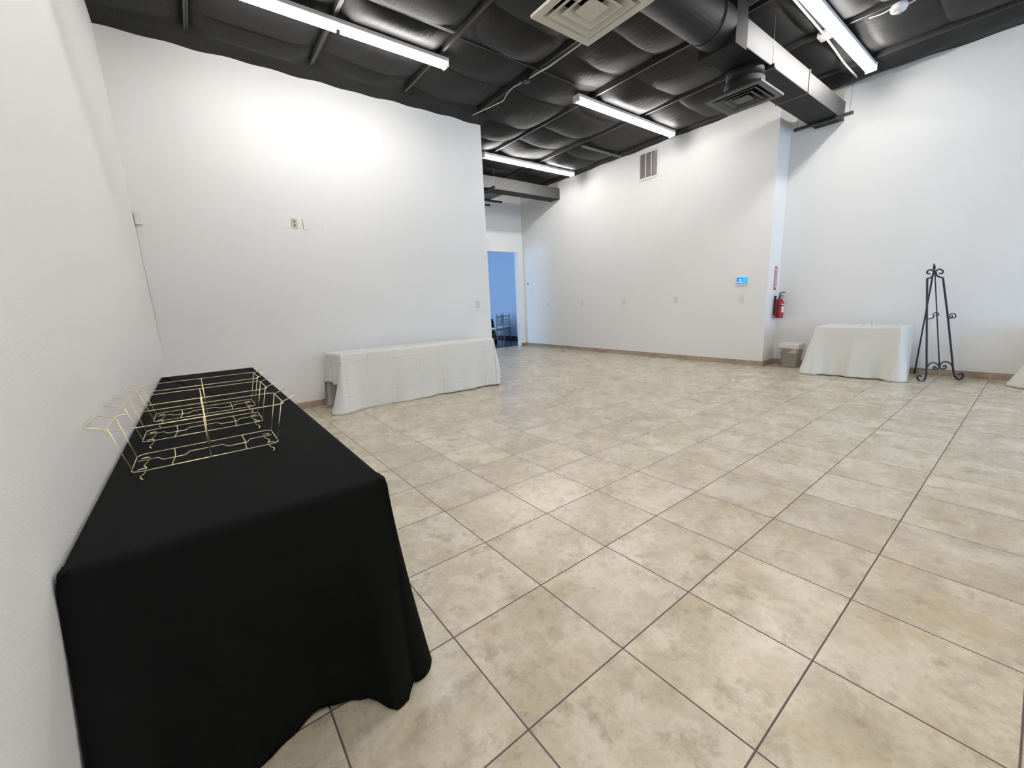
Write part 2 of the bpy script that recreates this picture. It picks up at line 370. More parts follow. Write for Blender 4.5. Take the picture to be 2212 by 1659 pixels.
pur_names = ['farthest left, above the far end of the black table', 'above the left lamp, near its middle', 'touching the right end of the left lamp', 'carrying the white cable', 'at the left part of the middle lamp', 'at the right part of the middle lamp', 'along the top of the right wall']
for i, x in enumerate(PX):
    b = nb(); y1 = YN - .24 if x < XC else YB
    box(b, (x - .022, -1.88 if x < 3.5 else -6.45, 4.150), (x - .003, y1 - .01, 4.32)); box(b, (x + .003, -1.88 if x < 3.5 else -6.45, 4.158), (x + .020, y1 - .01, 4.32))
    tag(obj('roof_purlin', b, 'purlin'), 'dark roof purlin ' + pur_names[i], 'purlin', 'roof purlins across the black ceiling')
tag(bx('ceiling_strap', (1.0, 2.985, 4.135), (2.08, 3.03, 4.16), 'strap'), 'grey steel strap between purlins just beyond the left lamp', 'strap')
tag(bx('ceiling_strap', (5.71, 4.50, 4.10), (6.86, 4.545, 4.125), 'strap'), 'grey steel strap above the wall near the far lamp and the vent', 'strap')
tag(bx('ceiling_strap', (2.17, 3.03, 4.125), (3.95, 3.05, 4.14), 'black'), 'black strap crossing the ceiling left of the middle lamp', 'strap')

# ------------------------------------------------------------------ fluorescent lamps
def lamp(x0, y, zt, label):
    L8 = 2.44
    t = thing('fluorescent_lamp', (x0 + L8/2, y, zt), label, 'ceiling lamp', 'fluorescent strip lamps on the ceiling')
    b = nb(); box(b, (x0, y - .055, zt - .045), (x0 + L8, y + .055, zt)); 
    obj('housing', b, 'housing', t, bevel=.006)
    for s in (-1, 1):
        b = nb(); xe = x0 if s < 0 else x0 + L8
        box(b, (xe - .006, y - .062, zt - .095), (xe + .006, y + .062, zt)); ep_ = obj('end_plate', b, 'housing', t, bevel=.004)
        xx = xe - s * .016
        for yy in (-.034, .034): bx('lamp_holder', (xx - .01, y + yy - .012, zt - .098), (xx + .01, y + yy + .012, zt - .045), 'whiteplastic', ep_)
    for yy in (-.034, .034):
        for k in range(2):
            xa = x0 + .03 + k * (L8/2 - .005)
            tb('tube', [(xa, y + yy, zt - .072), (xa + L8/2 - .05, y + yy, zt - .072)], .0165, 'tube', t, n=12)
    return t
lamp(-0.22, 3.46, 4.12, 'lit fluorescent strip over the long white wall, nearest to the left')
lamp(4.17, 3.21, 4.12, 'lit fluorescent strip in the middle of the ceiling, above the wall vent')
lamp(4.27, 5.74, 4.12, 'lit fluorescent strip farthest away, partly behind the wall end')
lamp(4.50, 0.56, 4.12, 'lit fluorescent strip at the upper right, ending at the right wall')
lamp(-0.22, 0.56, 4.12, 'added unseen fluorescent strip above the near end of the black table')  # out-of-view lamp added to light the near part of the room
lamp(-0.22, -1.55, 4.12, 'added unseen fill strip lamp by the alcove wall behind the viewer')  # extra lamp put in as fill above the camera, never in view
lamp(4.50, -4.6, 4.12, 'added unseen fill strip lamp right above the street window')  # invented lamp outside the frame, adds fill from the street side

# ------------------------------------------------------------------ ducts and diffusers
t = thing('rectangular_duct', (5.8, 1.1, 3.69), 'grey rectangular air duct reaching the right wall above the column', 'air duct')
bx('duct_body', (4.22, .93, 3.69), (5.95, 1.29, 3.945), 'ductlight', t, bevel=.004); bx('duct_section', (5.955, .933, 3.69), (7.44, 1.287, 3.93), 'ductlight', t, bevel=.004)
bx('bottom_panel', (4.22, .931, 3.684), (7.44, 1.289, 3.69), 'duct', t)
b = nb(); box(b, (5.935, .922, 3.682), (5.965, 1.298, 3.952)); obj('seam_collar', b, 'ductlight', t)
bx('plenum', (3.98, .93, 3.66), (4.22, 1.31, 4.07), 'duct', t, bevel=.004)
t = thing('round_duct', (2.5, 1.12, 3.87), 'dark round air duct running along the ceiling to the rectangular duct', 'air duct')
tb('duct_body', [(-.5, 1.12, 3.87), (3.98, 1.12, 3.87)], .2, 'duct', t, n=40)
for x in (1.3, 2.55, 3.75): tb('joint_ring', [(x, 1.12, 3.87), (x + .03, 1.12, 3.87)], .206, 'duct', t, n=40)
def strut(name, p0, p1, z, label, x_dir, top=4.15):
    t = thing(name, ((p0[0]+p1[0])/2, (p0[1]+p1[1])/2, z), label, 'duct support')
    w_ = .02
    lo = (min(p0[0], p1[0]) - (0 if x_dir else w_), min(p0[1], p1[1]) - (w_ if x_dir else 0), z - .04)
    hi = (max(p0[0], p1[0]) + (0 if x_dir else w_), max(p0[1], p1[1]) + (w_ if x_dir else 0), z)
    bx('channel', lo, hi, 'black', t, bevel=.003)
    for f in (.06, .94):
        x = p0[0] + (p1[0]-p0[0]) * f; y = p0[1] + (p1[1]-p0[1]) * f
        tb('hanger_wire', [(x, y, z - .01), (x, y, top)], .0028, 'wire', t, n=6)
strut('duct_strut', (7.13, .75), (7.13, 1.47), 3.683, 'black channel hung under the rectangular duct at the right wall', False)
strut('duct_strut', (4.80, .88), (4.80, 1.38), 3.683, 'black channel under the rectangular duct beside the black diffuser', False)
def diffuser(cx, cy, z, m, label, h=.3, ztop=3.7, r=.17, coll='duct'):
    t = thing('ceiling_diffuser', (cx, cy, z), label, 'air diffuser', 'square air diffusers')
    def ring(bm, a, za, c, zc, th=.004):
        vs_ = []
        for (s, zz) in ((a, za), (c, zc)):
            vs_.append([bm.verts.new((cx + sx*s, cy + sy*s, zz)) for sx, sy in ((-1,-1),(1,-1),(1,1),(-1,1))])
        for i in range(4): bm.faces.new((vs_[0][i], vs_[0][(i+1)%4], vs_[1][(i+1)%4], vs_[1][i]))
    b = nb(); ring(b, h, z, h * .80, z); ring(b, h, z, h, z + .02); ring(b, h, z + .02, h * .80, z + .02); ring(b, h*.80, z, h*.66, z + .052); bmesh.ops.remove_doubles(b, verts=b.verts, dist=1e-5)
    obj('frame', b, m, t)
    for k, (a, c) in enumerate(((.72, .44), (.50, .22))):
        b = nb(); ring(b, h * a, z - .002, h * (a - .05), z - .004); ring(b, h * (a - .05), z - .004, h * c, z + .048); bmesh.ops.remove_doubles(b, verts=b.verts, dist=1e-5)
        obj('louver_cone', b, m, t, solid=.003)
    b = nb(); s = h * .28; box(b, (cx - s, cy - s, z - .004), (cx + s, cy + s, z + .004)); obj('center_plate', b, m, t, bevel=.003)
    bx('inner_box', (cx - h*.76, cy - h*.76, z + .05), (cx + h*.76, cy + h*.76, z + .06), 'hole', t)
    for sx, sy in ((1, 0), (-1, 0), (0, 1), (0, -1)):
        bx('bracket', (cx + sx*h*.5 - .012, cy + sy*h*.5 - .012, z + .006), (cx + sx*h*.5 + .012, cy + sy*h*.5 + .012, z + .05), m, t)
    tb('neck', [(cx, cy, z + .05), (cx, cy, z + .17)], r * 1.06, coll, t, n=36)
    tb('collar', [(cx, cy, z + .17), (cx, cy, ztop)], r, coll, t, n=36)
    return t
diffuser(1.915, .95, 3.25, 'diffwhite', 'cream white square air diffuser hanging at the top of the ceiling', ztop=3.71)
diffuser(4.68, 1.14, 3.40, 'diffblack', 'black square air diffuser hanging below the duct on a round collar', ztop=3.69, r=.19)
# far duct
t = thing('rectangular_duct', (5.4, 6.7, 3.755), 'grey rectangular air duct at the far end beside the doorway wall', 'air duct')
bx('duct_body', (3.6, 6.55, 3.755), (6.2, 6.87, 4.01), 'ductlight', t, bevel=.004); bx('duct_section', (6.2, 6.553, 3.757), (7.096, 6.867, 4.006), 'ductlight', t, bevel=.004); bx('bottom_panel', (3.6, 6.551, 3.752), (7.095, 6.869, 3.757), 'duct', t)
bx('branch', (5.16, 6.87, 3.76), (5.57, 7.42, 4.0), 'ductlight', t)
strut('duct_strut', (4.95, 6.32), (4.95, 7.0), 3.751, 'black channel crossing under the far duct', False)
strut('duct_strut', (5.0, 7.40), (5.92, 7.40), 3.755, 'black channel under the branch behind the far duct', True)
strut('duct_strut', (5.2, 7.80), (5.83, 7.80), 3.752, 'short black channel farthest back, near the wall above the doorway', True)
tag(bx('plaster_patch', (7.093, 6.60, 4.01), (7.097, 6.86, 4.2), 'beige'), 'bare beige patch on the wall above the far duct', 'wall patch')
b = nb(); prism(b, [(7.440, .96), (7.447, .96), (7.440, 1.22), (7.433, 1.22)], 3.935, 4.19); tag(obj('plaster_patch', b, 'beige'), 'bare beige patch on the right wall above the duct end', 'wall patch')

# ------------------------------------------------------------------ cables, conduit and detector on the ceiling
ct = thing('ceiling_cable', (3.32, 3.3, 4.12), 'white cable sagging along the purlin to the long wall corner', 'cable')
cp = [(1021,249),(1042,239),(1070,226),(1086,218),(1093,207),(1100,197),(1110,188),(1122,182),(1130,176)]
tb('cable', smooth([onz(x, y, 4.10) for x, y in cp], 4), .006, 'cable', ct, n=6)
tb('cable', smooth([onz(x, y, 4.115) for x, y in [(1142,170),(1165,156),(1182,147),(1200,134),(1222,118),(1240,105),(1268,86)]], 4), .007, 'cable', ct, n=6)
tb('cable', smooth([onz(x, y, 4.125) for x, y in [(1144,168),(1165,154),(1182,145),(1203,130),(1225,114),(1268,84)]], 4), .005, 'cable', ct, n=6)
p = onz(1137, 174, 4.11)
tag(bx('junction_box', (p.x - .05, p.y - .05, 4.09), (p.x + .05, p.y + .05, 4.15), 'black', bevel=.005), 'small black junction box on the white ceiling cable', 'junction box')
cd_ = thing('ceiling_conduit', (6.2, .74, 4.13), 'grey conduit beside the upper right lamp running to the wall', 'conduit')
tb('pipe', [(4.6, .69, 4.125), (5.58, .71, 4.125)], .012, 'conduit', cd_)
tb('pipe', smooth([(5.72, .72, 4.125), (6.1, .735, 4.12), (6.6, .755, 4.11), (7.2, .76, 4.11)], 4), .012, 'conduit', cd_)
bx('conduit_box', (5.57, .665, 4.095), (5.72, .765, 4.155), 'conduit', cd_, bevel=.004)
tb('pipe_arm', [(7.2, .76, 4.11), (7.38, 1.02, 4.13)], .009, 'conduit', cd_)
p = onz(1942, 18, 4.02)
t = thing('smoke_detector', p, 'round white detector hanging from a white cable at the top right', 'smoke detector')
b = nb(); lathe(b, [(.035, .0), (.06, .008), (.07, .03), (.066, .06), (.04, .075)], 28, (p.x, p.y, p.z - .03)); obj('body', b, 'whiteplastic', t, sm=True)
b = nb(); lathe(b, [(.02, .0), (.028, .006), (.03, .02)], 20, (p.x, p.y, p.z - .045)); obj('sensor_cap', b, 'plate', t, sm=True)
tb('cable', smooth([onz(1878, 39, 4.10), onz(1905, 30, 4.07), p + Vector((0, .05, .03))], 4), .006, 'cable', t, n=6)
tb('cable', smooth([p + Vector((0, -.05, .03)), onz(1965, 7, 4.07), onz(1995, -12, 4.09)], 4), .008, 'cable', t, n=6)
p = onx(2190, 20, 7.5)
tag(bx('junction_box', (7.47, p.y - .07, p.z - .06), (7.53, p.y + .07, p.z + .06), 'purlin', bevel=.004), 'dark square box at the top of the right wall, in the upper right corner', 'junction box')

# ------------------------------------------------------------------ things on the walls
def eastx(y): return 6.985 + (y - 1.62) / (YB - 1.62) * .15
def rightx(y): return 7.44 + (1.62 - y) / 3.12 * .095
g = 'outlets in a row on the far wall'
for (y, z, lab) in ((7.106, 1.175, 'white wall outlet nearest the thermostat and doorway'), (5.833, 1.178, 'white wall outlet second from the doorway on the far wall'),
                    (4.553, 1.172, 'white wall outlet on the far wall, below the vent side'), (3.282, 1.171, 'white wall outlet on the far wall nearest the switch')):
    x = eastx(y); t = thing('wall_outlet', (x, y, z), lab, 'outlet', g)
    bx('cover_plate', (x - .008, y - .037, z - .06), (x - .0005, y + .037, z + .06), 'plate', t, bevel=.003)
    for s in (-1, 1): bx('socket', (x - .010, y - .015, z + s*.026 - .015), (x - .007, y + .015, z + s*.026 + .015), 'whiteplastic' if s > 0 else 'plate', t, bevel=.003)
def outlet_y(x, z, m, lab, sock='greyplastic'):
    t = thing('wall_outlet', (x, YN, z), lab, 'outlet')
    bx('cover_plate', (x - .037, YN - .008, z - .06), (x + .037, YN - .0005, z + .06), m, t, bevel=.003)
    for s in (-1, 1):
        b = nb(); tube(b, [(x, YN - .0105, z + s*.023), (x, YN - .006, z + s*.023)], .016, 16); obj('socket', b, sock, t)
outlet_y(.588, 2.383, 'cream', 'cream outlet high on the long white wall')
outlet_y(3.27, 1.275, 'plate', 'white outlet low on the long wall near its end', 'whiteplastic')
t = thing('blank_plate', (.719, YN, 2.385), 'white blank cover plate right of the cream outlet', 'cover plate')
bx('cover_plate', (.688, YN - .012, 2.32), (.76, YN - .0005, 2.455), 'wall', t, bevel=.002)
bx('open_gap', (.684, YN - .003, 2.318), (.69, YN - .0004, 2.45), 'greyplastic', t)
for (x, z, lb) in ((.506, 2.316, 'lower left of the cream outlet'), (.923, 2.462, 'upper right of the blank plate'), (.921, 2.315, 'lower right of the blank plate')):
    b = nb(); tube(b, [(x, YN - .002, z), (x, YN - .0003, z)], .0045, 10); tag(obj('screw_hole', b, 'greyplastic'), 'small dark screw hole ' + lb, 'screw hole', 'screw holes on the long wall')
t = thing('sensor_box', (-.90, YN, 2.32), 'small white box in the left room corner with a cable below', 'sensor')
bx('body', (-.935, YN - .045, 2.26), (-.875, YN - .0005, 2.38), 'whiteplastic', t, bevel=.005)
tag(bx('cable_raceway', (-.938, YN - .012, 1.0), (-.926, YN - .0005, 2.255), 'wall', bevel=.002), 'thin white raceway running down the left room corner', 'cable raceway')
# thermostat
x = eastx(7.912); t = thing('thermostat', (x, 7.912, 1.766), 'small white thermostat beside the doorway', 'thermostat')
bx('body', (x - .025, 7.86, 1.70), (x - .0005, 7.965, 1.83), 'whiteplastic', t, bevel=.006); bx('display', (x - .027, 7.90, 1.765), (x - .0245, 7.945, 1.81), 'black', t)
# touch panel
x = eastx(2.02); t = thing('touch_panel', (x, 2.022, 1.46), 'white wall control panel with a lit blue screen', 'control panel')
bx('body', (x - .022, 1.912, 1.385), (x - .0005, 2.132, 1.538), 'whiteplastic', t, bevel=.008)
scr = bx('screen', (x - .0235, 1.935, 1.408), (x - .0215, 2.112, 1.518), 'screen', t); bx('screen_panel', (x - .0242, 1.937, 1.418), (x - .0233, 2.03, 1.512), 'screen2', scr)
for (y, z, r) in ((2.055, 1.478, .013), (2.09, 1.437, .008), (2.062, 1.437, .008), (2.034, 1.437, .008)):
    b = nb(); tube(b, [(x - .0250, y, z), (x - .0233, y, z)], r, 16); obj('icon', b, 'icon', scr)
# light switch
x = eastx(2.02); t = thing('light_switch', (x, 2.03, 1.165), 'white switch plate with a device plugged below the control panel', 'switch')
bx('cover_plate', (x - .008, 1.988, 1.10), (x - .0005, 2.066, 1.225), 'plate', t, bevel=.003); bx('rocker', (x - .03, 2.008, 1.08), (x - .008, 2.045, 1.175), 'whiteplastic', t, bevel=.004)
# return air vent
ya, yb_, za, zb = 3.735, 4.195, 3.575, 4.10
x = eastx(3.96) - .001; t = thing('wall_vent', (x, 3.96, 3.85), 'white framed return air vent high on the far wall', 'vent')
b = nb(); f = .035
box(b, (x - .016, ya, za), (x, ya + f, zb)); box(b, (x - .016, yb_ - f, za), (x, yb_, zb)); box(b, (x - .016, ya + f, za), (x, yb_ - f, za + f)); box(b, (x - .016, ya + f, zb - f), (x, yb_ - f, zb))
wv_ = (yb_ - ya - 2*f) / 3
for k in (1, 2): box(b, (x - .015, ya + f + wv_*k - .006, za + f), (x, ya + f + wv_*k + .006, zb - f))
obj('frame', b, 'whiteplastic', t)
b = nb(); n_ = 30
for k in range(n_):
    z = za + f + (zb - za - 2*f) * (k + .5) / n_
    box(b, (-.009, ya + f, -.0008), (.009, yb_ - f, .0008), Matrix.Translation((x - .009, 0, z)) @ Matrix.Rotation(math.radians(-42), 4, 'Y'))
obj('louvers', b, 'louver', t); bx('backing', (x - .0012, ya + f, za + f), (x - .0004, yb_ - f, zb - f), 'greyplastic', t)

# extinguisher sign
t = thing('extinguisher_sign', (7.26, 1.62, 1.47), 'tall narrow red and white FIRE EXTINGUISHER sign with a down arrow', 'sign')
sx0, sx1, sz0, sz1 = 7.222, 7.322, 1.278, 1.662
bx('panel', (sx0, 1.616, sz0), (sx1, 1.6195, sz1), 'redsign', t)
def poly_y(name, pts, y, m, par, th=.0008):
    b = nb(); a = [b.verts.new((px_, y, pz_)) for px_, pz_ in pts]; c = [b.verts.new((px_, y - th, pz_)) for px_, pz_ in pts]; n = len(pts)
    b.faces.new(a); b.faces.new(c[::-1])
    for i in range(n): b.faces.new((a[i], a[(i+1)%n], c[(i+1)%n], c[i]))
    return obj(name, b, m, par)
xm = (sx0 + sx1) / 2
poly_y('header', [(sx0 + .01, 1.596), (sx1 - .01, 1.596), (sx1 - .01, 1.644), (sx0 + .01, 1.644)], 1.6159, 'label', t)
poly_y('arrow', [(xm - .022, 1.592), (xm + .022, 1.592), (xm + .022, 1.35), (xm + .038, 1.35), (xm, 1.285), (xm - .038, 1.35), (xm - .022, 1.35)], 1.6159, 'label', t)
def text(name, s, size, mtx, m, par):
    c = bpy.data.curves.new(name, 'FONT'); c.body = s; c.size = size; c.align_x = 'CENTER'; c.align_y = 'CENTER'; c.extrude = .0003
    o = bpy.data.objects.new(name, c); COL.objects.link(o)
    dg = bpy.context.evaluated_depsgraph_get(); me = bpy.data.meshes.new_from_object(o.evaluated_get(dg)); me.transform(mtx)
    bpy.data.objects.remove(o); me.materials.clear(); me.materials.append(M[m]); q = bpy.data.objects.new(name, me); COL.objects.link(q)
    q.parent = par; q.matrix_parent_inverse = wm(par).inverted(); return q
RX = Matrix.Rotation(PI/2, 4, 'X')
text('lettering', 'FIRE', .03, Matrix.Translation((xm, 1.6148, 1.621)) @ RX, 'redsign', t)
text('lettering', 'FIRE EXTINGUISHER', .027, Matrix.Translation((xm, 1.6148, 1.468)) @ RX @ Matrix.Rotation(-PI/2, 4, 'Z'), 'redsign', t)
# extinguisher
ex, ey = 7.305, 1.535
t = thing('fire_extinguisher', (ex, ey, .80), 'red fire extinguisher mounted on the column below its sign', 'fire extinguisher')
b = nb(); lathe(b, [(.05, .805), (.062, .815), (.064, .83), (.064, 1.07), (.058, 1.10), (.04, 1.125), (.026, 1.135), (.024, 1.155)], 28, (ex, ey, 0)); cyl = obj('cylinder', b, 'red', t, sm=True)
b = nb()
for k in range(13):
    a0, a1 = -2.3 + k * .17, -2.3 + (k + 1) * .17
    b.faces.new([b.verts.new((ex + .0655 * math.cos(a), ey + .0655 * math.sin(a), z)) for a, z in ((a0, .90), (a1, .90), (a1, 1.045), (a0, 1.045))])
bmesh.ops.remove_doubles(b, verts=b.verts, dist=1e-5)
pass; obj('label', b, 'label', cyl, sm=True)
b = nb(); lathe(b, [(.0655, 1.004), (.0662, 1.006), (.0668, 1.020), (.0655, 1.022)], 28, (ex, ey, 0)); obj('band', b, 'black', cyl, sm=True)
b = nb(); lathe(b, [(.02, 1.155), (.022, 1.16), (.022, 1.185), (.012, 1.19)], 16, (ex, ey, 0)); valve = obj('valve', b, 'wire', t, sm=True)
tb('handle', smooth([(ex - .01, ey, 1.19), (ex - .03, ey - .005, 1.215), (ex + .03, ey - .02, 1.232), (ex + .085, ey - .035, 1.228)], 4), .009, 'black', t)
tb('lever', smooth([(ex - .01, ey, 1.178), (ex + .03, ey - .015, 1.18), (ex + .075, ey - .03, 1.165)], 4), .007, 'wire', valve)
tb('hose', smooth([(ex - .015, ey, 1.175), (ex - .07, ey - .01, 1.16), (ex - .088, ey - .005, 1.10), (ex - .085, ey, 1.0), (ex - .08, ey, .90)], 6), .010, 'black', t)
b = nb(); lathe(b, [(.013, .84), (.016, .845), (.014, .91)], 14, (ex - .08, ey, 0)); obj('nozzle', b, 'black', t, sm=True)
b = nb(); box(b, (ex - .02, 1.595, .86), (ex + .02, 1.6195, 1.18)); obj('bracket', b, 'black', t)
b = nb(); tg = [(-.02, 1.165), (-.05, 1.15), (-.125, 1.05), (-.105, 1.035), (-.05, 1.08)]
fa = [b.verts.new((ex - .035 + i * .004, ey + yy, zz)) for i, (yy, zz) in enumerate(tg)]; fb = [b.verts.new(v.co + Vector((.001, 0, 0))) for v in fa]
b.faces.new(fa); b.faces.new(fb[::-1])
for i in range(5): b.faces.new((fa[i], fa[(i+1) % 5], fb[(i+1) % 5], fb[i]))
obj('inspection_tag', b, 'label', t)

# ------------------------------------------------------------------ draped tables
def interp(keys, s):
    for (a, va), (c, vc) in zip(keys, keys[1:]):
        if a <= s <= c:
            u = (s - a) / max(1e-6, c - a); u = u*u*(3-2*u); return va + (vc - va) * u
    return keys[-1][1]
def drape(name, q, zt, m, off, hem, par=None, rows=26, step=.02, rad=.018, cr=.03, xmin=None):
    """q: four corners counter-clockwise; off(e, u, t) outward offset, hem(e, u) hem height; e edge index, u 0..1 along it"""
    q = [Vector((*p, 0)) for p in q]; P = []
    for e in range(4):
        a, c = q[e], q[(e+1) % 4]; d = (c - a); L = d.length; d.normalize(); nrm = Vector((d.y, -d.x, 0)); n = max(4, int(L / step))
        pd = (q[e] - q[e-1]).normalized(); pn = Vector((pd.y, -pd.x, 0))
        for k in range(1, 7):                  # rounded corner
            w_ = k / 7; nn = (pn * (1 - w_) + nrm * w_).normalized(); P.append((a + nn * 0 + (d - pd) * cr * .0, nn, e, -1 + w_))
        for k in range(n + 1):
            u = k / n; P.append((a + d * L * u, nrm, e, u))
    b = nb(); rings = []
    for r in range(rows + 4):
        ring = []
        for (p, nn, e, u) in P:
            if u < 0: o0, o1 = off(e-1 if e else 3, 1.0, 0), 0
            if r <= 3:
                a = r / 3 * PI / 2; o = -rad + rad * math.sin(a); z = zt - rad + rad * math.cos(a)
            else:
                tt = (r - 3) / rows
                if u < 0:
                    w_ = u + 1; A = off((e-1) % 4, 1.0, tt); B = off(e, 0.0, tt); o = A * (1 - w_) + B * w_
                    hz = hem((e-1) % 4, 1.0) * (1 - w_) + hem(e, 0.0) * w_
                else: o = off(e, u, tt); hz = hem(e, u)
                z = (zt - rad) * (1 - tt) + hz * tt
            ring.append(b.verts.new((p.x + nn.x * o, p.y + nn.y * o, z)))
        rings.append(ring)
    n = len(P)
    for a, c in zip(rings, rings[1:]):
        for j in range(n): b.faces.new((a[j], a[(j+1) % n], c[(j+1) % n], c[j]))
    ctr = sum((v.co for v in rings[0]), Vector()) / n
    inner = [b.verts.new(v.co + (ctr - v.co).normalized() * .02) for v in rings[0]]
    for j in range(n): b.faces.new((inner[j], inner[(j+1) % n], rings[0][(j+1) % n], rings[0][j]))
    b.faces.new(inner)
    if xmin is not None:
        for v in b.verts: v.co.x = max(v.co.x, xmin)
    o = obj(name, b, m, par, sm=True)
    for f in o.data.polygons:
        if len(f.vertices) > 4: f.use_smooth = False
    o.modifiers.new('w', 'WELD').merge_threshold = 1e-5
    s = o.modifiers.new('solid', 'SOLIDIFY'); s.thickness = .0025; s.offset = -1
    return o
def table(lo, hi, zt, label):
    t = thing('folding_table', ((lo[0]+hi[0])/2, (lo[1]+hi[1])/2, 0), label, 'table')
    i_ = .02
    bx('tabletop', (lo[0]+i_, lo[1]+i_, zt - .045), (hi[0]-i_, hi[1]-i_, zt - .005), 'tabletop', t, bevel=.006)
    for sx in (lo[0] + .06, hi[0] - .06):
        for sy in (lo[1] + .08, hi[1] - .08): tb('leg', [(sx, sy, 0.0), (sx, sy, zt - .045)], .013, 'tableleg', t)
    return t
def bump(u, c, w_): return math.exp(-((u - c) / w_) ** 2)
# black tables against the left wall
BZ = .745; BX0, BX1, BY0, BY1 = XL + .008, -.205, -.035, 3.66
table((BX0, BY0), (BX1, 1.80), BZ, 'near table hidden under the long black cloth by the left wall')
table((BX0, 1.83), (BX1, BY1), BZ, 'far table hidden under the long black cloth by the left wall')
hk = [(0, .30), (.06, .27), (.14, .10), (.21, .09), (.28, .07), (.38, .008), (.48, -.02), (.60, -.055), (.72, -.03), (.80, .0), (.90, .105), (.94, .095), (1, .045)]
def boff(e, u, t):
    if e == 0:                                  # near end, faces the camera
        f = interp(hk, u) * t ** 1.25 + .012 * t * math.sin(u * 9 + 1) * (1 - t)
        f += .010 * t * (bump(u, .86, .03)) ; return max(f, -.06 * t)
    if e == 1:                                  # long side towards the room
        return t ** 1.3 * (.07 * bump(u, 0, .012) + .11 * bump(u, .052, .015) + .010 * math.sin(u * 60) + .02)
    if e == 2: return t * (.02 + .01 * math.sin(u * 20))
    return 0.004 * t
def bhem(e, u): return .004 + (.012 * bump(u, .62, .12) if e == 0 else 0)
o = drape('tablecloth', [(BX0, BY0), (BX1, BY0), (BX1, BY1), (BX0, BY1)], BZ + .002, 'clothb', boff, bhem, rows=34, xmin=XL + .005)
tag(o, 'floor-length black cloth over the long table by the left wall', 'tablecloth')

# long white table against the north wall
WZ = .74
table((.80, 4.09), (2.98, 4.41), WZ, 'narrow table under the long white cloth at the white wall')
def woff(e, u, t):
    if e == 0:
        f = .10 * t ** 1.6 * bump(u, 0, .05) + .02 * t * math.sin(u * 17 + 1) + .012 * t * math.sin(u * 41) - .01 * t + .05 * t**2 * bump(u, 1, .03)
        return f
    if e == 1: return t * (.12 * (math.sin(PI * min(1, t * 1.0)) * .6 + .6) * bump(u, .15, .35)) + .01 * t
    if e == 2: return .004 * t
    return t * (.02 * math.sin(u * 30) + .015) + t ** 1.6 * (.21 * bump(u, 1, .16) + .05 * bump(u, .02, .1))
def whem(e, u):
    if e == 3: return (.36 if u < .34 else .335) if .06 < u < .60 else .004
    if e == 0: return .003 + .022 * max(0, u - .35)
    if e == 1: return .012
    return .004
o = drape('tablecloth', [(.765, 4.05), (3.03, 3.95), (3.12, 4.44), (.69, 4.53)], WZ + .002, 'clothw', woff, whem, rows=30)
tag(o, 'long white creased cloth on the narrow table at the long white wall', 'tablecloth')

# right white table
RZ = .715
table((6.79, -.03), (7.27, .73), RZ, 'table under the ivory cloth between the bin and the easel')
def roff(e, u, t):
    if e == 3:      # faces the camera (-X side)
        return .05 * t ** 1.5 + .05 * t ** 1.4 * bump(u, 0, .10) + .05 * t * bump(u, 1, .06) + .02 * t * math.sin(u * 13 + .6) + .018 * t * t * math.sin(u * 29)
    if e == 2: return t * (.03 + .13 * bump(u, 1, .2)) + .012 * t * math.sin(u * 14)
    if e == 0: return t * (.10 * (1 - u) ** 1.2 + .012 + .02 * (1 - u) * math.sin(u * 16)) 
    return .01 * t
def rhem(e, u): return .012 if e == 3 and .1 < u < .9 else .004
o = drape('tablecloth', [(6.72, -.12), (7.30, -.16), (7.38, .80), (6.715, .82)], RZ + .002, 'clothw2', roff, rhem, rows=30)
tag(o, 'ivory cloth draping the square table between the bin and the iron easel', 'tablecloth')
# table card
t = thing('table_card', (6.95, .27, RZ), 'small white card stand lying on the ivory tablecloth', 'card stand')
b = nb(); box(b, (6.86, .23, RZ + .003), (6.97, .40, RZ + .009)); obj('base', b, 'whiteplastic', t, bevel=.002)
b = nb(); prism(b, [(6.87, .205), (6.96, .205), (6.96, .222), (6.87, .222)], RZ + .003, RZ + .075); obj('upright', b, 'plate', t, bevel=.002)
bx('logo_mark', (6.9, .30, RZ + .009), (6.93, .33, RZ + .0105), 'redsign', t)
# corner of another draped table at the right edge
table((7.10, -2.75), (7.48, -1.36), .735, 'small table under the cloth at the right edge of the view')
def eoff(e, u, t):
    if e == 2: return t * (.10 + .20 * bump(u, 1, .3))
    if e == 3: return t * (.01 + .10 * bump(u, 0, .12)) 
    return .01 * t
o = drape('tablecloth', [(7.10, -2.75), (7.49, -2.75), (7.49, -1.36), (7.10, -1.36)], .737, 'clothw2', eoff, lambda e, u: .006)
tag(o, 'corner of a white cloth touching the floor at the right edge', 'tablecloth')

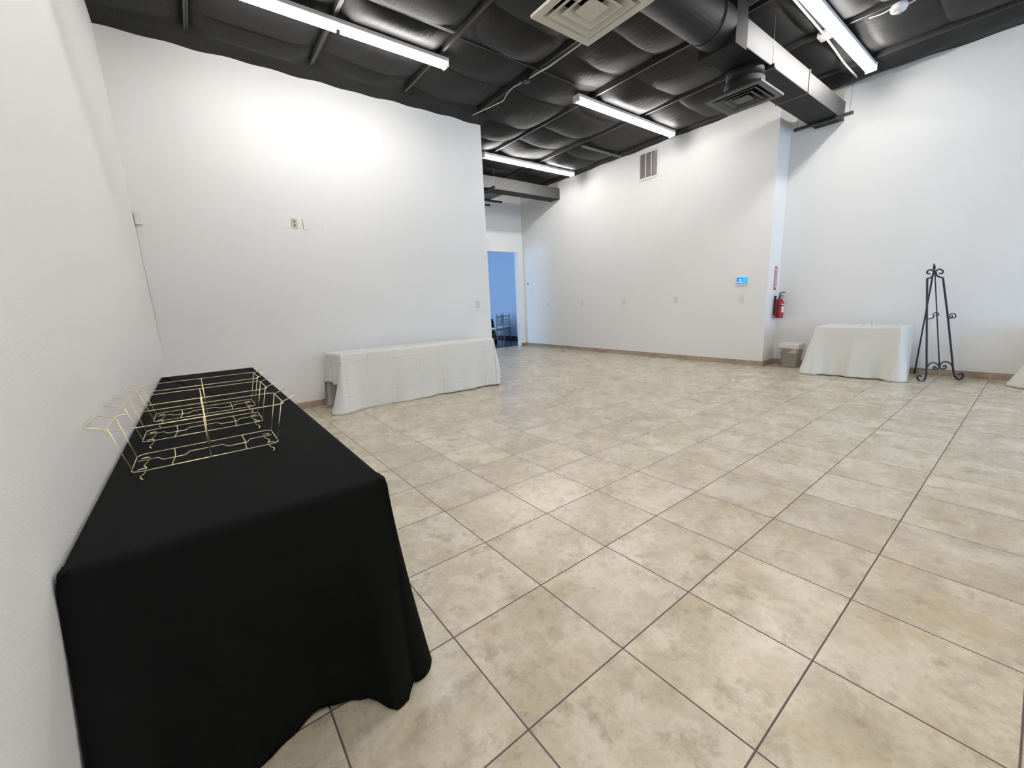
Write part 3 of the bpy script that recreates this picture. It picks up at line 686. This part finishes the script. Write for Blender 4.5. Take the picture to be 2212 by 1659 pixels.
# ------------------------------------------------------------------ wire chafing racks on the black cloth
def rack():
    cx, cy, z0 = -.637, .595, BZ + .0075
    t = thing('chafing_rack', (cx, cy, z0), 'brass wire chafing rack nearest the front of the black table', 'wire rack', 'brass wire chafing racks on the black table')
    r = .0018
    def loop(hx, hy, z, c=.03):
        pts = []
        for sx, sy in ((1, -1), (1, 1), (-1, 1), (-1, -1)):
            cxx, cyy = cx + sx*(hx - c), cy + sy*(hy - c); a0 = {(1,-1): -PI/2, (1,1): 0, (-1,1): PI/2, (-1,-1): PI}[(sx, sy)]
            for k in range(5): a = a0 + PI/2 * k / 4; pts.append((cxx + c*math.cos(a), cyy + c*math.sin(a), z))
        return pts + [pts[0]]
    zb_, zt_ = z0 + .040, z0 + .192
    tb('top_rim', loop(.247, .143, zt_), r, 'gold', t, 6); tb('bottom_rim', loop(.213, .113, zb_), r, 'gold', t, 6)
    for sx in (-1, 1):
        for sy in (-1, 1):
            tb('corner_post', [(cx + sx*.244, cy + sy*.09, zt_), (cx + sx*.211, cy + sy*.078, zb_)], r, 'gold', t, 6)
        tb('handle', [(cx + sx*.246, cy - .10, zt_), (cx + sx*.286, cy - .10, zt_ + .016), (cx + sx*.291, cy - .093, zt_ + .018), (cx + sx*.291, cy + .093, zt_ + .018), (cx + sx*.286, cy + .10, zt_ + .016), (cx + sx*.246, cy + .10, zt_)], r * 1.1, 'gold', t, 6)
    for sy in (-1, 1):
        tb('middle_post', [(cx, cy + sy*.143, zt_), (cx, cy + sy*.113, zb_)], r * (1.4 if sy > 0 else 1), 'gold', t, 6)
    for sx in (-1, 1):
        x = cx + sx*.108
        tb('cross_wire', smooth([(x, cy + .113, zb_), (x + .004, cy + .02, zb_ - .006), (x, cy - .06, zb_ - .004), (x, cy - .113, zb_)], 4), r, 'gold', t, 6)
        for sy in (-1, 1):
            fx, fy = cx + sx*.198, cy + sy*.07
            tb('foot', smooth([(fx, fy - .02, zb_), (fx - sx*.02, fy - .005, zb_ - .004), (fx - sx*.012, fy, zb_ - .022), (fx, fy + .002, z0 + .008), (fx - sx*.006, fy - .004, z0 + .0)], 4), r * 1.25, 'gold', t, 6)
    zz = zb_ + .001; st = [(-.205, 0), (-.15, 0), (-.135, -.04), (-.075, -.04), (-.06, 0), (.04, 0), (.055, -.04), (.115, -.04), (.13, 0), (.205, 0)]
    tb('burner_wire', [(cx + a, cy + .02 + c, zz) for a, c in st], r, 'gold', t, 6)
    return t
r1 = rack()
dup(r1, (-.003, .42, 0), 'brass wire chafing rack in the middle of the three')
dup(r1, (.008, .822, 0), 'brass wire chafing rack farthest back on the black table')

# ------------------------------------------------------------------ bin
cx, cy = 7.19, 1.265
t = thing('waste_bin', (cx, cy, 0), 'grey-beige waste bin with a white liner in the column corner', 'bin')
def rrect(hx, hy, c, n=6):
    out = []
    for sx, sy, a0 in ((1, -1, -PI/2), (1, 1, 0), (-1, 1, PI/2), (-1, -1, PI)):
        for k in range(n + 1): a = a0 + PI/2*k/n; out.append((cx + sx*(hx-c) + c*math.cos(a), cy + sy*(hy-c) + c*math.sin(a)))
    return out
def loft(secs, cap0=True, cap1=False):
    b = nb(); rs = [[b.verts.new((x, y, z)) for x, y in rrect(hx, hy, c)] for hx, hy, c, z in secs]; n = len(rs[0])
    for a, c in zip(rs, rs[1:]):
        for j in range(n): b.faces.new((a[j], a[(j+1) % n], c[(j+1) % n], c[j]))
    if cap0: b.faces.new(rs[0][::-1])
    if cap1: b.faces.new(rs[-1])
    return b
obj('body', loft([(.085, .105, .03, .0), (.09, .112, .03, .015), (.115, .14, .035, .375), (.122, .147, .035, .38), (.122, .147, .035, .395)]), 'bin', t, sm=True, solid=.003)
b = loft([(.108, .135, .035, .25), (.113, .138, .035, .395), (.128, .153, .035, .402), (.131, .157, .035, .385), (.133, .16, .035, .34), (.128, .155, .035, .315)], cap0=True)
random.seed(2)
for v in b.verts:
    if v.co.z < .39: v.co += Vector((random.uniform(-.006, .008), random.uniform(-.008, .008), random.uniform(-.012, .012)))
obj('liner', b, 'bag', t, sm=True)

# ------------------------------------------------------------------ iron easel
Lb, Rb, Ap = Vector((6.90, -.362, 0)), Vector((7.17, -.665, 0)), Vector((7.15, -.285, 1.52))
nrm = (Rb - Lb).cross(Ap - Lb).normalized()
if nrm.x > 0: nrm = -nrm
def ep(x, y, fwd=0): return onplane(1880 + x/5.925, 560 + y/5.925, Lb + nrm * fwd, nrm)
def ec(pts, fwd=None): return smooth([ep(x, y, (fwd or [0]*len(pts))[i]) for i, (x, y) in enumerate(pts)], 5)
t = thing('easel', (7.1, -.45, 0), 'dark wrought iron floor easel with scroll feet by the right wall', 'easel')
tb('leg', ec([(728,245),(724,800),(720,1400),(712,1490),(690,1545),(650,1565),(614,1542),(603,1508),(625,1490),(655,1497)]), .011, 'easel', t, 10)
tb('leg', ec([(930,235),(995,760),(1060,1400),(1075,1480),(1110,1530),(1150,1537),(1186,1505),(1180,1470),(1150,1463),(1128,1480)]), .011, 'easel', t, 10)
rf = Vector((7.42, -.215, .01))
top = ep(800, 205)
tb('rear_leg', [top, rf + (top - rf) * .04 + Vector((0, 0, .02)), rf], .009, 'easel', t)
tb('shoulder_scroll', ec([(728,247),(770,236),(800,205),(818,172),(800,147),(765,135),(732,152),(732,182),(764,186)]), .010, 'easel', t, 10)
tb('shoulder_scroll', ec([(930,237),(880,226),(842,195),(835,162),(858,138),(888,128),(920,142),(930,165),(910,184),(884,178)]), .010, 'easel', t, 10)
tb('collar', [ep(800, 182), ep(846, 182)], .016, 'easel', t)
tb('finial', [ep(820, 180), ep(820, 150), ep(819, 130), ep(818, 105), ep(818, 85), ep(818, 70), ep(818, 52)], [.006, .008, .011, .016, .010, .009, .003], 'easel', t, 12)
tb('center_rod', [ep(828, 200), ep(885, 1370)], .0065, 'easel', t)
tb('base_scroll', ec([(722,1395),(745,1350),(775,1328),(812,1322),(855,1342),(880,1380),(862,1408),(828,1412),(807,1388),(826,1374),(846,1390)]), .009, 'easel', t, 10)
tb('base_scroll', ec([(1060,1405),(1040,1350),(990,1315),(935,1315),(900,1340),(888,1378),(915,1405),(955,1400),(970,1375),(948,1360),(928,1380)]), .009, 'easel', t, 10)
tb('support_hook', ec([(728,770),(770,758),(812,745),(804,708),(828,685),(862,688),(876,712),(855,728),(838,714),(856,706)], [0, .03] + [.08]*8), .006, 'easel', t)
tb('support_hook', ec([(993,758),(1040,752),(1090,745),(1088,708),(1055,692),(1022,706),(1020,738),(1046,742),(1052,722),(1038,720)], [0, .03] + [.08]*8), .006, 'easel', t)
q0 = rf + (top - rf) * .06; q1 = ep(885, 1390)
tb('brace_chain', smooth([q0, (q0 + q1) / 2 - Vector((0, 0, .03)), q1], 6), .003, 'easel', t)

# ------------------------------------------------------------------ next room: chairs and a black table
def chair(x, y, rz, label):
    t = thing('chiavari_chair', (0, 0, 0), label, 'chair', 'ladder-back chairs in the next room')
    s = .2; 
    for sx in (-1, 1):
        tb('front_leg', [(sx*s, -.19, 0), (sx*s, -.19, .44)], .013, 'chair', t)
        tb('back_post', smooth([(sx*(s-.01), .24, 0), (sx*(s-.02), .2, .44), (sx*(s-.03), .22, .93)], 4), [.013]*9, 'chair', t)
        for z in (.16, .28): tb('stretcher', [(sx*s, -.19, z), (sx*(s-.015), .21, z)], .008, 'chair', t)
    for z in (.18, .36): tb('stretcher', [(-s, -.19, z), (s, -.19, z)], .008, 'chair', t)
    for z in (.58, .64, .70, .82, .86): tb('back_rail', [(-s+.025, .21, z), (s-.025, .21, z)], .009, 'chair', t)
    for k in range(5): xx = -s + .06 + k * .07; tb('spindle', [(xx, .212, .70), (xx, .216, .86)], .006, 'chair', t)
    b = nb(); box(b, (-s-.01, -.2, .425), (s+.01, .21, .45)); seat = obj('seat', b, 'chair', t, bevel=.008)
    b = nb(); box(b, (-s+.005, -.19, .45), (s-.005, .18, .49)); obj('cushion', b, 'cushion', seat, bevel=.015)
    t.location = (x, y, 0); t.rotation_euler = (0, 0, rz); return t
chair(7.13, 9.70, math.radians(198), 'ladder-back chair with a white cushion, left one seen through the doorway')
chair(7.74, 10.12, math.radians(-68), 'ladder-back chair right of the other, seen through the doorway')
def noff(e, u, t): return .10 * t ** 1.2 + .02 * t * math.sin(u * 20)
o = drape('tablecloth', [(6.2, 10.12), (7.36, 10.12), (7.36, 10.9), (6.2, 10.9)], .76, 'clothb2', noff, lambda e, u: .003, rows=16, step=.05)
tag(o, 'black cloth on the table behind the chairs in the next room', 'tablecloth')
table((6.22, 10.14), (7.34, 10.88), .757, 'table under the black cloth in the next room')
